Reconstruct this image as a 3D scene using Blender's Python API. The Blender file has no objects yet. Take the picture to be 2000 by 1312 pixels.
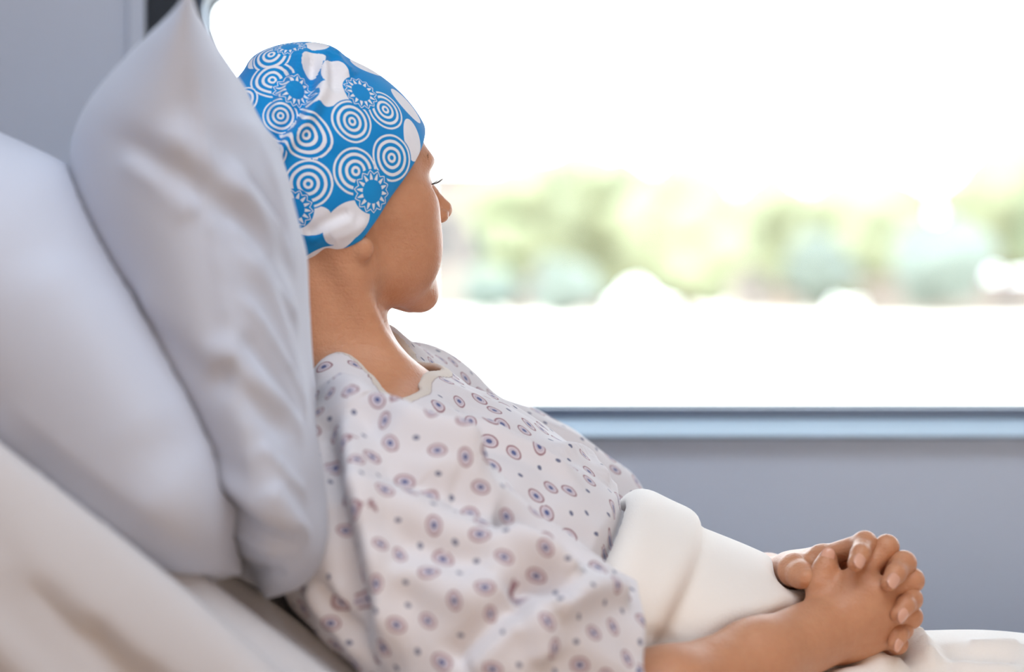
import bpy, bmesh, math, random
import numpy as np
from mathutils import Vector, Matrix
from mathutils.bvhtree import BVHTree
from mathutils.kdtree import KDTree

random.seed(4); RNG = np.random.default_rng(7)
SC = bpy.context.scene
COL = SC.collection

# ------------------------------------------------------------------ camera
CAM_POS = np.array((0.0, -2.05, 1.10)); PITCH = math.radians(-0.8)
cam_d = bpy.data.cameras.new('camera'); cam = bpy.data.objects.new('camera', cam_d); COL.objects.link(cam)
cam.location = CAM_POS; cam.rotation_euler = (math.radians(90) + PITCH, 0, 0)
cam_d.lens = 85; cam_d.sensor_width = 36; cam_d.sensor_fit = 'HORIZONTAL'
cam_d.clip_start = 0.05; cam_d.clip_end = 2000
cam_d.dof.use_dof = True; cam_d.dof.focus_distance = 2.06; cam_d.dof.aperture_fstop = 2.8
SC.camera = cam
# ------------------------------------------------------------------ world, sun, added fill lights, exposure
wd = bpy.data.worlds.new('world'); SC.world = wd; wd.use_nodes = True
wn = wd.node_tree.nodes; wbg = wn['Background']
wbg.inputs[0].default_value = (0.86, 0.93, 1.0, 1); wbg.inputs[1].default_value = 6.0
sun_d = bpy.data.lights.new('sun', 'SUN'); sun = bpy.data.objects.new('sun', sun_d); COL.objects.link(sun)
sun_d.energy = 6.0; sun_d.angle = 0.01; sun_d.color = (1, 0.95, 0.86)
sun.rotation_euler = (math.radians(42), 0, math.radians(-25))
def area(name, loc, target, sx, sy, power, color):
    d = bpy.data.lights.new(name, 'AREA'); o = bpy.data.objects.new(name, d); COL.objects.link(o)
    d.shape = 'RECTANGLE'; d.size = sx; d.size_y = sy; d.energy = power; d.color = color
    o.location = loc
    o.rotation_euler = (Vector(target) - Vector(loc)).to_track_quat('-Z', 'Y').to_euler()
    return o
area('cool_fill', (0.1, -1.1, 2.56), (0.1, -1.1, 0), 1.8, 1.0, 24, (0.80, 0.90, 1.0))  # cool fill added from above to brighten the bed, source unseen
area('warm_fill', (1.1, -4.2, 0.8), (0.2, 0, 0.9), 2.2, 1.4, 36, (1.0, 0.77, 0.56))  # warm fill added from behind the camera, no hall is there
vs = SC.view_settings
vs.view_transform = 'Standard'; vs.look = 'None'; vs.exposure = 0.17; vs.gamma = 1.0; vs.use_curve_mapping = False
SC.cycles.use_denoising = True
SC.cycles.max_bounces = 8; SC.cycles.transparent_max_bounces = 12
SC.cycles.sample_clamp_indirect = 6.0

# ------------------------------------------------------------------ pixel <-> place
FPX = 85 / 36 * 2000
CP, SP = math.cos(PITCH), math.sin(PITCH)
def ray(px, py):
    x = (px - 1000) / FPX; z = -(py - 656) / FPX
    return np.array((x, CP - z * SP, SP + z * CP))
def W(px, py, y=0.0):
    d = ray(px, py); t = (y - CAM_POS[1]) / d[1]
    return CAM_POS + d * t
def srgb(r, g, b):
    f = lambda c: (c / 255 / 12.92) if c / 255 <= 0.04045 else ((c / 255 + 0.055) / 1.055) ** 2.4
    return (f(r), f(g), f(b), 1.0)

# ------------------------------------------------------------------ object helpers
def tag(o, label=None, cat=None, group=None, kind=None):
    if label: o['label'] = label
    if cat: o['category'] = cat
    if group: o['group'] = group
    if kind: o['kind'] = kind
    return o
def empty(name, loc):
    o = bpy.data.objects.new(name, None); COL.objects.link(o); o.location = loc; o.empty_display_size = 0.1
    return o
def mesh_obj(name, V, F, mat=None, parent=None, smooth=True):
    me = bpy.data.meshes.new(name)
    V = np.asarray(V, dtype=np.float64)
    if isinstance(F, np.ndarray) and F.ndim == 2:
        n, k = F.shape
        me.vertices.add(len(V)); me.vertices.foreach_set('co', V.astype(np.float32).ravel())
        me.loops.add(n * k); me.loops.foreach_set('vertex_index', F.astype(np.int32).ravel())
        me.polygons.add(n); me.polygons.foreach_set('loop_start', np.arange(0, n * k, k, dtype=np.int32))
        me.update(calc_edges=True)
    else:
        me.from_pydata([tuple(v) for v in V], [], [tuple(f) for f in F]); me.update()
    me.validate()
    if smooth: me.polygons.foreach_set('use_smooth', np.ones(len(me.polygons), dtype=bool))
    o = bpy.data.objects.new(name, me); COL.objects.link(o)
    if mat: me.materials.append(mat)
    if parent:
        o.parent = parent; o.matrix_parent_inverse = Matrix.Translation(-Vector(parent.location))
    return o
def box(name, lo, hi, mat, parent=None, bevel=0.0):
    bm = bmesh.new(); bmesh.ops.create_cube(bm, size=1)
    for v in bm.verts:
        v.co = [(lo[i] + hi[i]) / 2 + v.co[i] * (hi[i] - lo[i]) for i in range(3)]
    if bevel: bmesh.ops.bevel(bm, geom=bm.edges[:], offset=bevel, segments=3, affect='EDGES', profile=0.5)
    me = bpy.data.meshes.new(name); bm.to_mesh(me); bm.free()
    o = bpy.data.objects.new(name, me); COL.objects.link(o); me.materials.append(mat)
    if parent:
        o.parent = parent; o.matrix_parent_inverse = Matrix.Translation(-Vector(parent.location))
    return o

# ------------------------------------------------------------------ SDF toolkit
def nrm(v): v = np.asarray(v, float); return v / np.linalg.norm(v)
def smin(a, b, k):
    h = np.maximum(k - np.abs(a - b), 0) / k
    return np.minimum(a, b) - h * h * k * 0.25
def smax(a, b, k): return -smin(-a, -b, k)
def ell(P, c, r, R=None):
    q = P - np.asarray(c)
    if R is not None: q = q @ np.asarray(R).T
    r = np.asarray(r, float)
    k0 = np.linalg.norm(q / r, axis=1); k1 = np.linalg.norm(q / (r * r), axis=1) + 1e-9
    return k0 * (k0 - 1) / k1
def cone(P, a, b, ra, rb, n=None, s=1.0):
    a = np.asarray(a, float); b = np.asarray(b, float); ab = b - a
    q = P - a; t = np.clip(q @ ab / (ab @ ab), 0, 1)
    q = q - t[:, None] * ab
    if n is not None:
        n = nrm(n); q = q + ((s - 1) * (q @ n))[:, None] * n
        L = np.linalg.norm(q, axis=1); r = ra + (rb - ra) * t
        return (L - r) / (1 + (s - 1) * 0.5)
    return np.linalg.norm(q, axis=1) - (ra + (rb - ra) * t)
def chain(P, pts, rad, k=0.01, n=None, s=1.0):
    d = None
    for i in range(len(pts) - 1):
        e = cone(P, pts[i], pts[i + 1], rad[i], rad[i + 1], n, s)
        d = e if d is None else smin(d, e, k)
    return d
def surface_nets(f, lo, h):
    s = f < 0
    nx, ny, nz = f.shape
    cnt = np.zeros((nx - 1, ny - 1, nz - 1), np.int8)
    for dx in (0, 1):
        for dy in (0, 1):
            for dz in (0, 1):
                cnt += s[dx:nx - 1 + dx, dy:ny - 1 + dy, dz:nz - 1 + dz]
    act = (cnt > 0) & (cnt < 8)
    I, J, K = np.nonzero(act)
    idx = -np.ones(act.shape, np.int32); idx[I, J, K] = np.arange(len(I))
    acc = np.zeros((len(I), 3)); num = np.zeros(len(I))
    corners = [(dx, dy, dz) for dx in (0, 1) for dy in (0, 1) for dz in (0, 1)]
    val = {c: f[I + c[0], J + c[1], K + c[2]] for c in corners}
    for c in corners:
        for ax in range(3):
            if c[ax] == 0:
                c2 = list(c); c2[ax] = 1; c2 = tuple(c2)
                va, vb = val[c], val[c2]; m = (va < 0) != (vb < 0)
                t = np.where(m, va / np.where(m, va - vb, 1), 0)
                pos = np.array(c, float)[None] + np.zeros((len(I), 1)); pos[:, ax] += t
                acc[m] += pos[m]; num[m] += 1
    V = (np.stack((I, J, K), 1) + acc / num[:, None]) * h + np.asarray(lo)
    Q = []
    for ax in range(3):
        a, b = [(1, 2), (2, 0), (0, 1)][ax]
        sl0 = [slice(None)] * 3; sl1 = [slice(None)] * 3
        sl0[ax] = slice(0, -1); sl1[ax] = slice(1, None)
        s0, s1 = s[tuple(sl0)], s[tuple(sl1)]
        E = np.stack(np.nonzero(s0 != s1), 1)
        ok = (E[:, a] > 0) & (E[:, b] > 0) & (E[:, a] < f.shape[a] - 1) & (E[:, b] < f.shape[b] - 1)
        E = E[ok]
        def cell(da, db):
            C = E.copy(); C[:, a] -= da; C[:, b] -= db
            return idx[C[:, 0], C[:, 1], C[:, 2]]
        q = np.stack((cell(1, 1), cell(0, 1), cell(0, 0), cell(1, 0)), 1)
        fl = ~s[E[:, 0], E[:, 1], E[:, 2]]
        q[fl] = q[fl][:, ::-1]
        Q.append(q)
    Q = np.concatenate(Q); Q = Q[(Q >= 0).all(1)]
    return V, Q
def laplace(V, Q, it=1, lam=0.5):
    for _ in range(it):
        acc = np.zeros_like(V); n = np.zeros(len(V))
        for a, b in ((0, 1), (1, 2), (2, 3), (3, 0)):
            for c in range(3):
                acc[:, c] += np.bincount(Q[:, a], V[Q[:, b], c], len(V)) + np.bincount(Q[:, b], V[Q[:, a], c], len(V))
            n += np.bincount(Q[:, a], minlength=len(V)) + np.bincount(Q[:, b], minlength=len(V))
        V = V + lam * (acc / np.maximum(n, 1)[:, None] - V)
    return V
def grad(fn, V, e=0.0012):
    g = np.stack([fn(V + np.eye(3)[i] * e) - fn(V - np.eye(3)[i] * e) for i in range(3)], 1) / (2 * e)
    return g
def mesh_sdf(fn, lo, hi, h, B=10, margin=0.012, proj=2, smooth=1):
    lo = np.asarray(lo, float); n = np.ceil((np.asarray(hi) - lo) / h / B).astype(int)
    N = n * B
    f = np.empty(tuple(N), np.float32)
    bi = np.stack(np.meshgrid(*[np.arange(k) for k in n], indexing='ij'), -1).reshape(-1, 3)
    cen = lo + (bi * B + (B - 1) / 2) * h
    dc = np.concatenate([fn(c) for c in np.array_split(cen, max(1, len(cen) // 100000 + 1))])
    fb = f.reshape(n[0], B, n[1], B, n[2], B)
    fb[:] = dc.reshape(n[0], 1, n[1], 1, n[2], 1)
    act = np.nonzero(np.abs(dc) < B * h * 0.87 * 1.35 + margin)[0]
    off = np.stack(np.meshgrid(*[np.arange(B)] * 3, indexing='ij'), -1).reshape(-1, 3) * h
    for ch in np.array_split(act, max(1, len(act) * B ** 3 // 150000 + 1)):
        if not len(ch): continue
        P = (lo + bi[ch] * B * h)[:, None, :] + off[None]
        v = fn(P.reshape(-1, 3)).reshape(len(ch), B, B, B)
        b = bi[ch]
        for i in range(len(ch)): fb[b[i, 0], :, b[i, 1], :, b[i, 2], :] = v[i]
    V, Q = surface_nets(f, lo, h)
    for _ in range(proj):
        if smooth: V = laplace(V, Q, 1, 0.5)
        d = fn(V); g = grad(fn, V); gg = np.maximum((g * g).sum(1), 0.2)
        V = V - np.clip(d / gg, -h, h)[:, None] * g
    return V, Q
def main_piece(V, Q):
    lab = np.arange(len(V))
    while True:
        m = lab[Q].min(1); new = lab.copy()
        for k in range(4): np.minimum.at(new, Q[:, k], m)
        new = new[new]
        if (new == lab).all(): break
        lab = new
    u, c = np.unique(lab[Q[:, 0]], return_counts=True); keep = u[c.argmax()]
    Q = Q[lab[Q[:, 0]] == keep]; used = np.unique(Q); rm = -np.ones(len(V), int); rm[used] = np.arange(len(used))
    return V[used], rm[Q]
def vnormals(V, Q):
    n = np.cross(V[Q[:, 2]] - V[Q[:, 0]], V[Q[:, 3]] - V[Q[:, 1]])
    N = np.zeros_like(V)
    for k in range(4):
        for c in range(3): N[:, c] += np.bincount(Q[:, k], n[:, c], len(V))
    return N / np.maximum(np.linalg.norm(N, axis=1), 1e-12)[:, None]
def bvh_of(V, Q): return BVHTree.FromPolygons([tuple(v) for v in V], [tuple(int(i) for i in q) for q in Q])
def hit(bvh, px, py):
    d = ray(px, py); r = bvh.ray_cast(Vector(CAM_POS), Vector(nrm(d)))
    return None if r[0] is None else (np.array(r[0]), np.array(r[1]))
def spline(pts, step):
    """Catmull-Rom through pixel points, resampled"""
    p = np.asarray(pts, float); p = np.vstack((2 * p[0] - p[1], p, 2 * p[-1] - p[-2])); out = []
    for i in range(1, len(p) - 2):
        n = max(2, int(np.linalg.norm(p[i + 1] - p[i]) / step))
        for t in np.arange(n) / n:
            out.append(0.5 * ((2 * p[i]) + (-p[i - 1] + p[i + 1]) * t + (2 * p[i - 1] - 5 * p[i] + 4 * p[i + 1] - p[i + 2]) * t * t
                              + (-p[i - 1] + 3 * p[i] - 3 * p[i + 1] + p[i + 2]) * t ** 3))
    out.append(p[-2]); return np.array(out)
def apply_folds(V, Q, folds, D=None):
    """each fold: (pixel path, width mm, height mm[, 's' sharp]); raised or sunk cloth along a line on the surface"""
    bvh = bvh_of(V, Q); N = vnormals(V, Q) if D is None else D
    out = V.copy()
    for f in folds:
        path, w, a = f[0], f[1] / 1000, f[2] / 1000; sharp = len(f) > 3
        P = [hit(bvh, *p) for p in spline(path, 7)]
        ok = [p for p in P if p is not None]
        if len(ok) < 2: continue
        X = np.array([p[0] for p in ok])
        keep = [0]
        for i in range(1, len(X)):
            if np.linalg.norm(X[i] - X[keep[-1]]) < 0.06: keep.append(i)
        X = X[keep]; L = len(X)
        t = np.linspace(0, 1, L); tp = np.clip(np.minimum(t, 1 - t) * 5, 0, 1); tp = tp * tp * (3 - 2 * tp)
        m = np.nonzero(((V > X.min(0) - 3 * w) & (V < X.max(0) + 3 * w)).all(1))[0]
        if not len(m): continue
        best = np.full(len(m), 1e9); bt = np.zeros(len(m))
        for i in range(L):
            d = ((V[m] - X[i]) ** 2).sum(1); c = d < best
            best[c] = d[c]; bt[c] = tp[i]
        d = np.sqrt(best) / w
        prof = np.exp(-1.6 * d) * (1 + 1.6 * d * (d < 0.5)) if False else (np.exp(-d * 1.5) if sharp else np.exp(-d * d))
        prof = prof * np.clip((3 - d) / 1.0, 0, 1)
        out[m] += N[m] * (a * bt * prof)[:, None]
    return out

# ------------------------------------------------------------------ materials
class NT:
    def __init__(s, name):
        s.mat = bpy.data.materials.new(name); s.mat.use_nodes = True
        s.t = s.mat.node_tree; s.n = s.t.nodes; s.b = s.n['Principled BSDF']; s.out = s.n['Material Output']
    def node(s, typ, **kw):
        x = s.n.new(typ)
        for k, v in kw.items():
            if k.startswith('_'): setattr(x, k[1:], v)
        return x
    def set(s, sock, v):
        if hasattr(v, 'links') or isinstance(v, bpy.types.NodeSocket): s.t.links.new(v, sock)
        else: sock.default_value = v
    def math(s, op, a, b=0.0, c=0.0):
        x = s.n.new('ShaderNodeMath'); x.operation = op
        s.set(x.inputs[0], a); s.set(x.inputs[1], b); s.set(x.inputs[2], c); return x.outputs[0]
    def mix(s, fac, a, b):
        x = s.n.new('ShaderNodeMix'); x.data_type = 'RGBA'
        s.set(x.inputs[0], fac); s.set(x.inputs[6], a); s.set(x.inputs[7], b); return x.outputs[2]
    def noise(s, scale, detail=3, vec=None, rough=0.5):
        x = s.n.new('ShaderNodeTexNoise'); x.inputs['Scale'].default_value = scale; x.inputs['Detail'].default_value = detail
        x.inputs['Roughness'].default_value = rough
        if vec is None:
            tc = s.n.new('ShaderNodeTexCoord'); vec = tc.outputs['Object']
        s.t.links.new(vec, x.inputs['Vector']); return x.outputs['Fac']
    def scaled(s, sc):
        tc = s.n.new('ShaderNodeTexCoord'); m = s.n.new('ShaderNodeMapping'); m.inputs['Scale'].default_value = sc
        s.t.links.new(tc.outputs['Object'], m.inputs['Vector']); return m.outputs['Vector']
    def bump(s, h, strength, dist):
        x = s.n.new('ShaderNodeBump'); x.inputs['Strength'].default_value = strength; x.inputs['Distance'].default_value = dist
        s.set(x.inputs['Height'], h); s.t.links.new(x.outputs[0], s.b.inputs['Normal'])
    def band(s, x, lo, hi, soft=0.02):
        a = s.n.new('ShaderNodeMapRange'); a.interpolation_type = 'SMOOTHSTEP'
        s.set(a.inputs[0], x); a.inputs[1].default_value = lo - soft; a.inputs[2].default_value = lo + soft
        b = s.n.new('ShaderNodeMapRange'); b.interpolation_type = 'SMOOTHSTEP'
        s.set(b.inputs[0], x); b.inputs[1].default_value = hi - soft; b.inputs[2].default_value = hi + soft
        b.inputs[3].default_value = 1; b.inputs[4].default_value = 0
        return s.math('MULTIPLY', a.outputs[0], b.outputs[0])
    def add(s, *xs):
        r = xs[0]
        for x in xs[1:]: r = s.math('MAXIMUM', r, x)
        return r
    def col(s, c): s.set(s.b.inputs['Base Color'], c)
    def p(s, **kw):
        for k, v in kw.items(): s.set(s.b.inputs[k.replace('_', ' ')], v)
def m_plain(name, c, rough=0.6, var=0.06, scale=12, metal=0.0, bump=0.0):
    m = NT(name); n = m.noise(scale, 4)
    m.col(m.mix(n, [x * (1 - var) for x in c[:3]] + [1], [min(1, x * (1 + var)) for x in c[:3]] + [1]))
    m.p(Roughness=rough, Metallic=metal)
    if bump: m.bump(m.noise(scale * 12, 4), 0.3, bump)
    return m.mat
def m_cloth(name, c, weave=1400, sheen=0.25, sss=0.0, transl=0.0, wr=0.0):
    m = NT(name); n = m.noise(9, 4)
    m.col(m.mix(n, [x * 0.96 for x in c[:3]] + [1], c)); m.p(Roughness=0.85)
    m.b.inputs['Sheen Weight'].default_value = sheen; m.b.inputs['Specular IOR Level'].default_value = 0.2
    h = m.noise(weave, 2)
    if wr:
        h2 = m.noise(38, 3); h = m.math('ADD', m.math('MULTIPLY', h, 0.25), m.math('MULTIPLY', h2, wr))
    m.bump(h, 0.35, 0.0012)
    if transl:
        tr = m.n.new('ShaderNodeBsdfTranslucent'); tr.inputs[0].default_value = c
        mx = m.n.new('ShaderNodeMixShader'); mx.inputs[0].default_value = transl
        m.t.links.new(m.b.outputs[0], mx.inputs[1]); m.t.links.new(tr.outputs[0], mx.inputs[2]); m.t.links.new(mx.outputs[0], m.out.inputs[0])
    return m.mat

M_WALL = m_plain('wall_paint', srgb(200, 210, 228), 0.75, 0.02, 5, bump=0.0004)
M_WHITE = m_plain('ceiling_paint', srgb(225, 225, 222), 0.8, 0.02, 4)
M_FLOOR = m_plain('warm_vinyl_floor', srgb(176, 138, 104), 0.45, 0.08, 6)
M_FRAME = m_plain('slate_aluminium', srgb(84, 104, 132), 0.38, 0.03, 20, metal=0.3)
M_SILL = m_plain('pale_blue_aluminium', srgb(200, 228, 252), 0.35, 0.03, 20)
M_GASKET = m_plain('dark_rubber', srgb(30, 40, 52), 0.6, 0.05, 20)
M_PILLOW = m_cloth('white_pillowcase', srgb(201, 207, 223), wr=0.25)
M_SHEET = m_cloth('white_bed_sheet', srgb(204, 201, 204), wr=0.35)
M_BLANKET = m_cloth('white_thick_blanket', srgb(248, 242, 236), weave=700, sheen=0.5)
M_METAL = m_plain('painted_steel', srgb(170, 176, 182), 0.35, 0.03, 10, metal=0.6)

def m_skin():
    m = NT('skin'); n = m.noise(22, 5); n2 = m.noise(140, 3)
    base = m.mix(n, srgb(196, 138, 102), srgb(218, 164, 128))
    base = m.mix(m.math('MULTIPLY', n2, 0.35), base, srgb(172, 104, 74))
    m.col(base); m.p(Roughness=0.46)
    m.b.inputs['Subsurface Weight'].default_value = 0.18; m.b.inputs['Subsurface Scale'].default_value = 0.006
    m.b.inputs['Subsurface Radius'].default_value = (1.0, 0.35, 0.18)
    m.b.inputs['Specular IOR Level'].default_value = 0.45
    h = m.math('ADD', m.noise(420, 4), m.math('MULTIPLY', m.noise(90, 3, m.scaled((0.5, 0.5, 2.2))), 0.9))
    m.bump(h, 0.45, 0.0013)
    return m.mat
M_SKIN = m_skin()
def m_nail():
    m = NT('fingernail'); m.col(m.mix(m.noise(80), srgb(216, 160, 136), srgb(230, 180, 158))); m.p(Roughness=0.15); return m.mat
M_NAIL = m_nail()
M_HAIR = m_plain('dark_lash_hair', srgb(40, 28, 24), 0.5)

def m_gown():
    m = NT('printed_gown_cotton')
    uv = m.node('ShaderNodeUVMap', _uv_map='motif'); sx = m.n.new('ShaderNodeSeparateXYZ'); m.t.links.new(uv.outputs[0], sx.inputs[0])
    kind = m.node('ShaderNodeUVMap', _uv_map='kind'); kx = m.n.new('ShaderNodeSeparateXYZ'); m.t.links.new(kind.outputs[0], kx.inputs[0])
    wob = m.math('MULTIPLY', m.math('SUBTRACT', m.noise(320, 2), 0.5), 0.10)
    x = m.math('MULTIPLY', sx.outputs[0], 1.0); y = m.math('MULTIPLY', sx.outputs[1], 1.38)
    r = m.math('ADD', m.math('SQRT', m.math('ADD', m.math('MULTIPLY', x, x), m.math('MULTIPLY', y, y))), wob)
    big = kx.outputs[0]; small = m.math('SUBTRACT', 1.0, big)
    ring = m.math('MULTIPLY', m.band(r, 0.84, 1.04, 0.07), big)
    ring2 = m.math('MULTIPLY', m.band(r, 0.50, 0.58, 0.06), big)
    dot = m.math('MULTIPLY', m.band(r, -1, 0.36, 0.08), big)
    sd = m.math('MULTIPLY', m.band(r, -1, 0.34, 0.07), small)
    c = m.mix(m.noise(9, 3), srgb(238, 234, 238), srgb(244, 240, 243))
    c = m.mix(m.math('MULTIPLY', m.band(r, -1, 0.95, 0.08), m.math('MULTIPLY', big, 0.35)), c, srgb(205, 175, 190))
    c = m.mix(m.math('MULTIPLY', ring, 0.85), c, srgb(150, 92, 104))
    c = m.mix(m.math('MULTIPLY', ring2, 0.5), c, srgb(120, 110, 160))
    c = m.mix(m.math('MULTIPLY', dot, 0.9), c, srgb(72, 92, 150))
    c = m.mix(m.math('MULTIPLY', sd, 0.85), c, srgb(78, 88, 128))
    edge = kx.outputs[1]
    c = m.mix(m.band(edge, -9, 1.0, 0.03), c, srgb(234, 224, 214)); c = m.mix(m.math('MULTIPLY', m.band(edge, 0.98, 1.06, 0.03), 0.45), c, srgb(150, 120, 110))
    m.col(c); m.p(Roughness=0.9); m.b.inputs['Sheen Weight'].default_value = 0.2; m.b.inputs['Specular IOR Level'].default_value = 0.15
    m.bump(m.math('ADD', m.math('MULTIPLY', m.noise(1500, 2), 0.25), m.math('MULTIPLY', m.noise(55, 3), 0.5)), 0.35, 0.0012)
    tr = m.n.new('ShaderNodeBsdfTranslucent'); m.set(tr.inputs[0], c)
    mx = m.n.new('ShaderNodeMixShader'); mx.inputs[0].default_value = 0.18
    m.t.links.new(m.b.outputs[0], mx.inputs[1]); m.t.links.new(tr.outputs[0], mx.inputs[2]); m.t.links.new(mx.outputs[0], m.out.inputs[0])
    return m.mat
M_GOWN = m_gown()

def m_scarf():
    m = NT('printed_blue_scarf')
    def layer(name):
        uv = m.node('ShaderNodeUVMap', _uv_map=name); s = m.n.new('ShaderNodeSeparateXYZ'); m.t.links.new(uv.outputs[0], s.inputs[0])
        x, y = s.outputs[0], s.outputs[1]
        return x, y, m.math('SQRT', m.math('ADD', m.math('MULTIPLY', x, x), m.math('MULTIPLY', y, y)))
    blue = m.mix(m.noise(30, 3), srgb(4, 122, 196), srgb(20, 150, 216))
    white = m.mix(m.noise(60, 3), srgb(226, 224, 232), srgb(238, 238, 242))
    _, _, rp = layer('petal'); _, _, rp2 = layer('petal_b'); rp = m.math('MINIMUM', rp, rp2)
    x, y, rr = layer('ring')
    xf, yf, rf = layer('flower')
    rr = m.math('ADD', rr, m.math('MULTIPLY', m.math('SUBTRACT', m.noise(70, 2), 0.5), 0.05))
    c = m.mix(m.band(rp, -1, 1.0, 0.012), blue, white)
    c = m.mix(m.band(rr, -1, 1.06, 0.012), c, blue)
    w = m.add(m.band(rr, 0.91, 1.0, 0.014), m.band(rr, 0.64, 0.77, 0.014), m.band(rr, 0.35, 0.48, 0.014), m.band(rr, 0.10, 0.21, 0.014))
    c = m.mix(w, c, white)
    # flower: plain heart, a crown of pointed petals and a zigzag outline
    ang = m.math('MULTIPLY', m.math('ARCTAN2', yf, xf), 14 / (2 * math.pi))
    tri = m.math('MULTIPLY', m.math('ABSOLUTE', m.math('SUBTRACT', m.math('FRACT', ang), 0.5)), 2.0)
    c = m.mix(m.band(rf, -1, 1.03, 0.012), c, blue)
    zig = m.math('SUBTRACT', rf, m.math('SUBTRACT', 0.98, m.math('MULTIPLY', tri, 0.17)))
    c = m.mix(m.band(zig, -0.035, 0.012, 0.012), c, white)
    wide = m.math('MULTIPLY', m.math('SUBTRACT', 0.88, rf), 2.1)
    pet = m.math('MULTIPLY', m.band(rf, 0.55, 0.86, 0.02), m.band(m.math('SUBTRACT', tri, wide), -9, 0.0, 0.08))
    c = m.mix(pet, c, white)
    m.col(c); m.p(Roughness=0.8); m.b.inputs['Sheen Weight'].default_value = 0.2; m.b.inputs['Specular IOR Level'].default_value = 0.2
    m.bump(m.math('ADD', m.math('MULTIPLY', m.noise(1600, 2), 0.2), m.math('MULTIPLY', m.noise(60, 3), 0.35)), 0.35, 0.001)
    return m.mat
M_SCARF = m_scarf()

# ================================================================== THE ROOM
YW = 0.80                                              # inner face of the window wall
wl = W(415, -1, YW + 0.10); wb = W(415, 795, YW + 0.012)
X0, ZT, ZB = wl[0], wl[2], wb[2]; X1 = 1.40            # clear glass opening
FR = 0.066                                             # frame width on the jamb
FB = W(415, 853, YW)[2]                                # underside of the sill
RX0, RX1, RY0, CEIL = -1.5, 3.0, -4.6, 2.6
def wall_with_hole(name, y0, y1, x0, x1, z0, z1, hx0, hx1, hz0, hz1, mat):
    xs = [x0, hx0, hx1, x1]; zs = [z0, hz0, hz1, z1]; V = []; F = []
    for y in (y0, y1):
        for z in zs:
            for x in xs: V.append((x, y, z))
    g = lambda s, i, j: s * 16 + j * 4 + i
    for i in range(3):
        for j in range(3):
            if i == 1 and j == 1: continue
            F.append((g(0, i, j), g(0, i + 1, j), g(0, i + 1, j + 1), g(0, i, j + 1)))
            F.append((g(1, i, j), g(1, i, j + 1), g(1, i + 1, j + 1), g(1, i + 1, j)))
    F += [(g(0, 1, 1), g(1, 1, 1), g(1, 2, 1), g(0, 2, 1)), (g(0, 1, 2), g(0, 2, 2), g(1, 2, 2), g(1, 1, 2)),
          (g(0, 1, 1), g(0, 1, 2), g(1, 1, 2), g(1, 1, 1)), (g(0, 2, 1), g(1, 2, 1), g(1, 2, 2), g(0, 2, 2))]
    F += [(g(0, 0, 0), g(0, 0, 3), g(1, 0, 3), g(1, 0, 0)), (g(0, 3, 0), g(1, 3, 0), g(1, 3, 3), g(0, 3, 3)),
          (g(0, 0, 3), g(0, 3, 3), g(1, 3, 3), g(1, 0, 3)), (g(0, 0, 0), g(1, 0, 0), g(1, 3, 0), g(0, 3, 0))]
    return mesh_obj(name, V, F, mat, smooth=False)
tag(wall_with_hole('wall_back', YW, YW + 0.22, RX0, RX1, 0, CEIL, X0 - FR, X1 + FR, FB, ZT + FR, M_WALL),
    'blue grey painted wall holding the wide window', kind='structure')
tag(box('floor', (RX0 - .2, RY0 - .2, -0.1), (RX1 + .2, YW + 0.22, 0), M_FLOOR), 'warm brown vinyl floor', kind='structure')
tag(box('ceiling', (RX0 - .2, RY0 - .2, CEIL), (RX1 + .2, YW + 0.22, CEIL + .15), M_WHITE), 'plain white ceiling', kind='structure')
tag(box('wall_left', (RX0 - .2, RY0 - .2, 0), (RX0, YW + 0.22, CEIL), M_WALL), 'grey wall at the head of the bed', kind='structure')
tag(box('wall_right', (RX1, RY0 - .2, 0), (RX1 + .2, YW + 0.22, CEIL), M_WALL), 'grey wall beyond the foot of the bed', kind='structure')
tag(box('wall_front', (RX0, RY0 - .2, 0), (RX1, RY0, CEIL), M_WHITE), 'pale wall opposite the window', kind='structure')

# window: frame with rounded glass corners, sloping sill, gasket, pane
win = empty('window_1', ((X0 + X1) / 2, YW, FB)); tag(win, 'wide window in slate frame above the grey wall', kind='structure')
def ring_frame(name, o_rect, i_rect, ro, ri, y0, y1, mat, parent, n=10):
    def loop(rect, r):
        x0, x1, z0, z1 = rect; pts = []
        for cx, cz, a0 in ((x1 - r, z1 - r, 0), (x0 + r, z1 - r, 90), (x0 + r, z0 + r, 180), (x1 - r, z0 + r, 270)):
            for k in range(n + 1):
                a = math.radians(a0 + 90 * k / n); pts.append((cx + r * math.cos(a), cz + r * math.sin(a)))
        return pts
    A, B = loop(o_rect, ro), loop(i_rect, ri); m = len(A); V = []; F = []
    for L, y in ((A, y0), (B, y0), (B, y1), (A, y1)): V += [(p[0], y, p[1]) for p in L]
    for k in range(m):
        j = (k + 1) % m
        for a in range(4):
            b = (a + 1) % 4; F.append((a * m + k, b * m + k, b * m + j, a * m + j))
    return mesh_obj(name, V, F, mat, parent, smooth=False)
zg = W(415, 819, YW - 0.01)[2]
ring_frame('window_frame', (X0 - FR, X1 + FR, FB + 0.001, ZT + FR), (X0, X1, ZB, ZT), 0.002, 0.022, YW + 0.012, YW + 0.10, M_FRAME, win)
ring_frame('gasket', (X0 - 0.002, X1 + 0.002, ZB - 0.002, ZT + 0.002), (X0 + 0.003, X1 - 0.003, ZB + 0.002, ZT - 0.003), 0.022, 0.02, YW + 0.06, YW + 0.085, M_GASKET, win)
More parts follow.
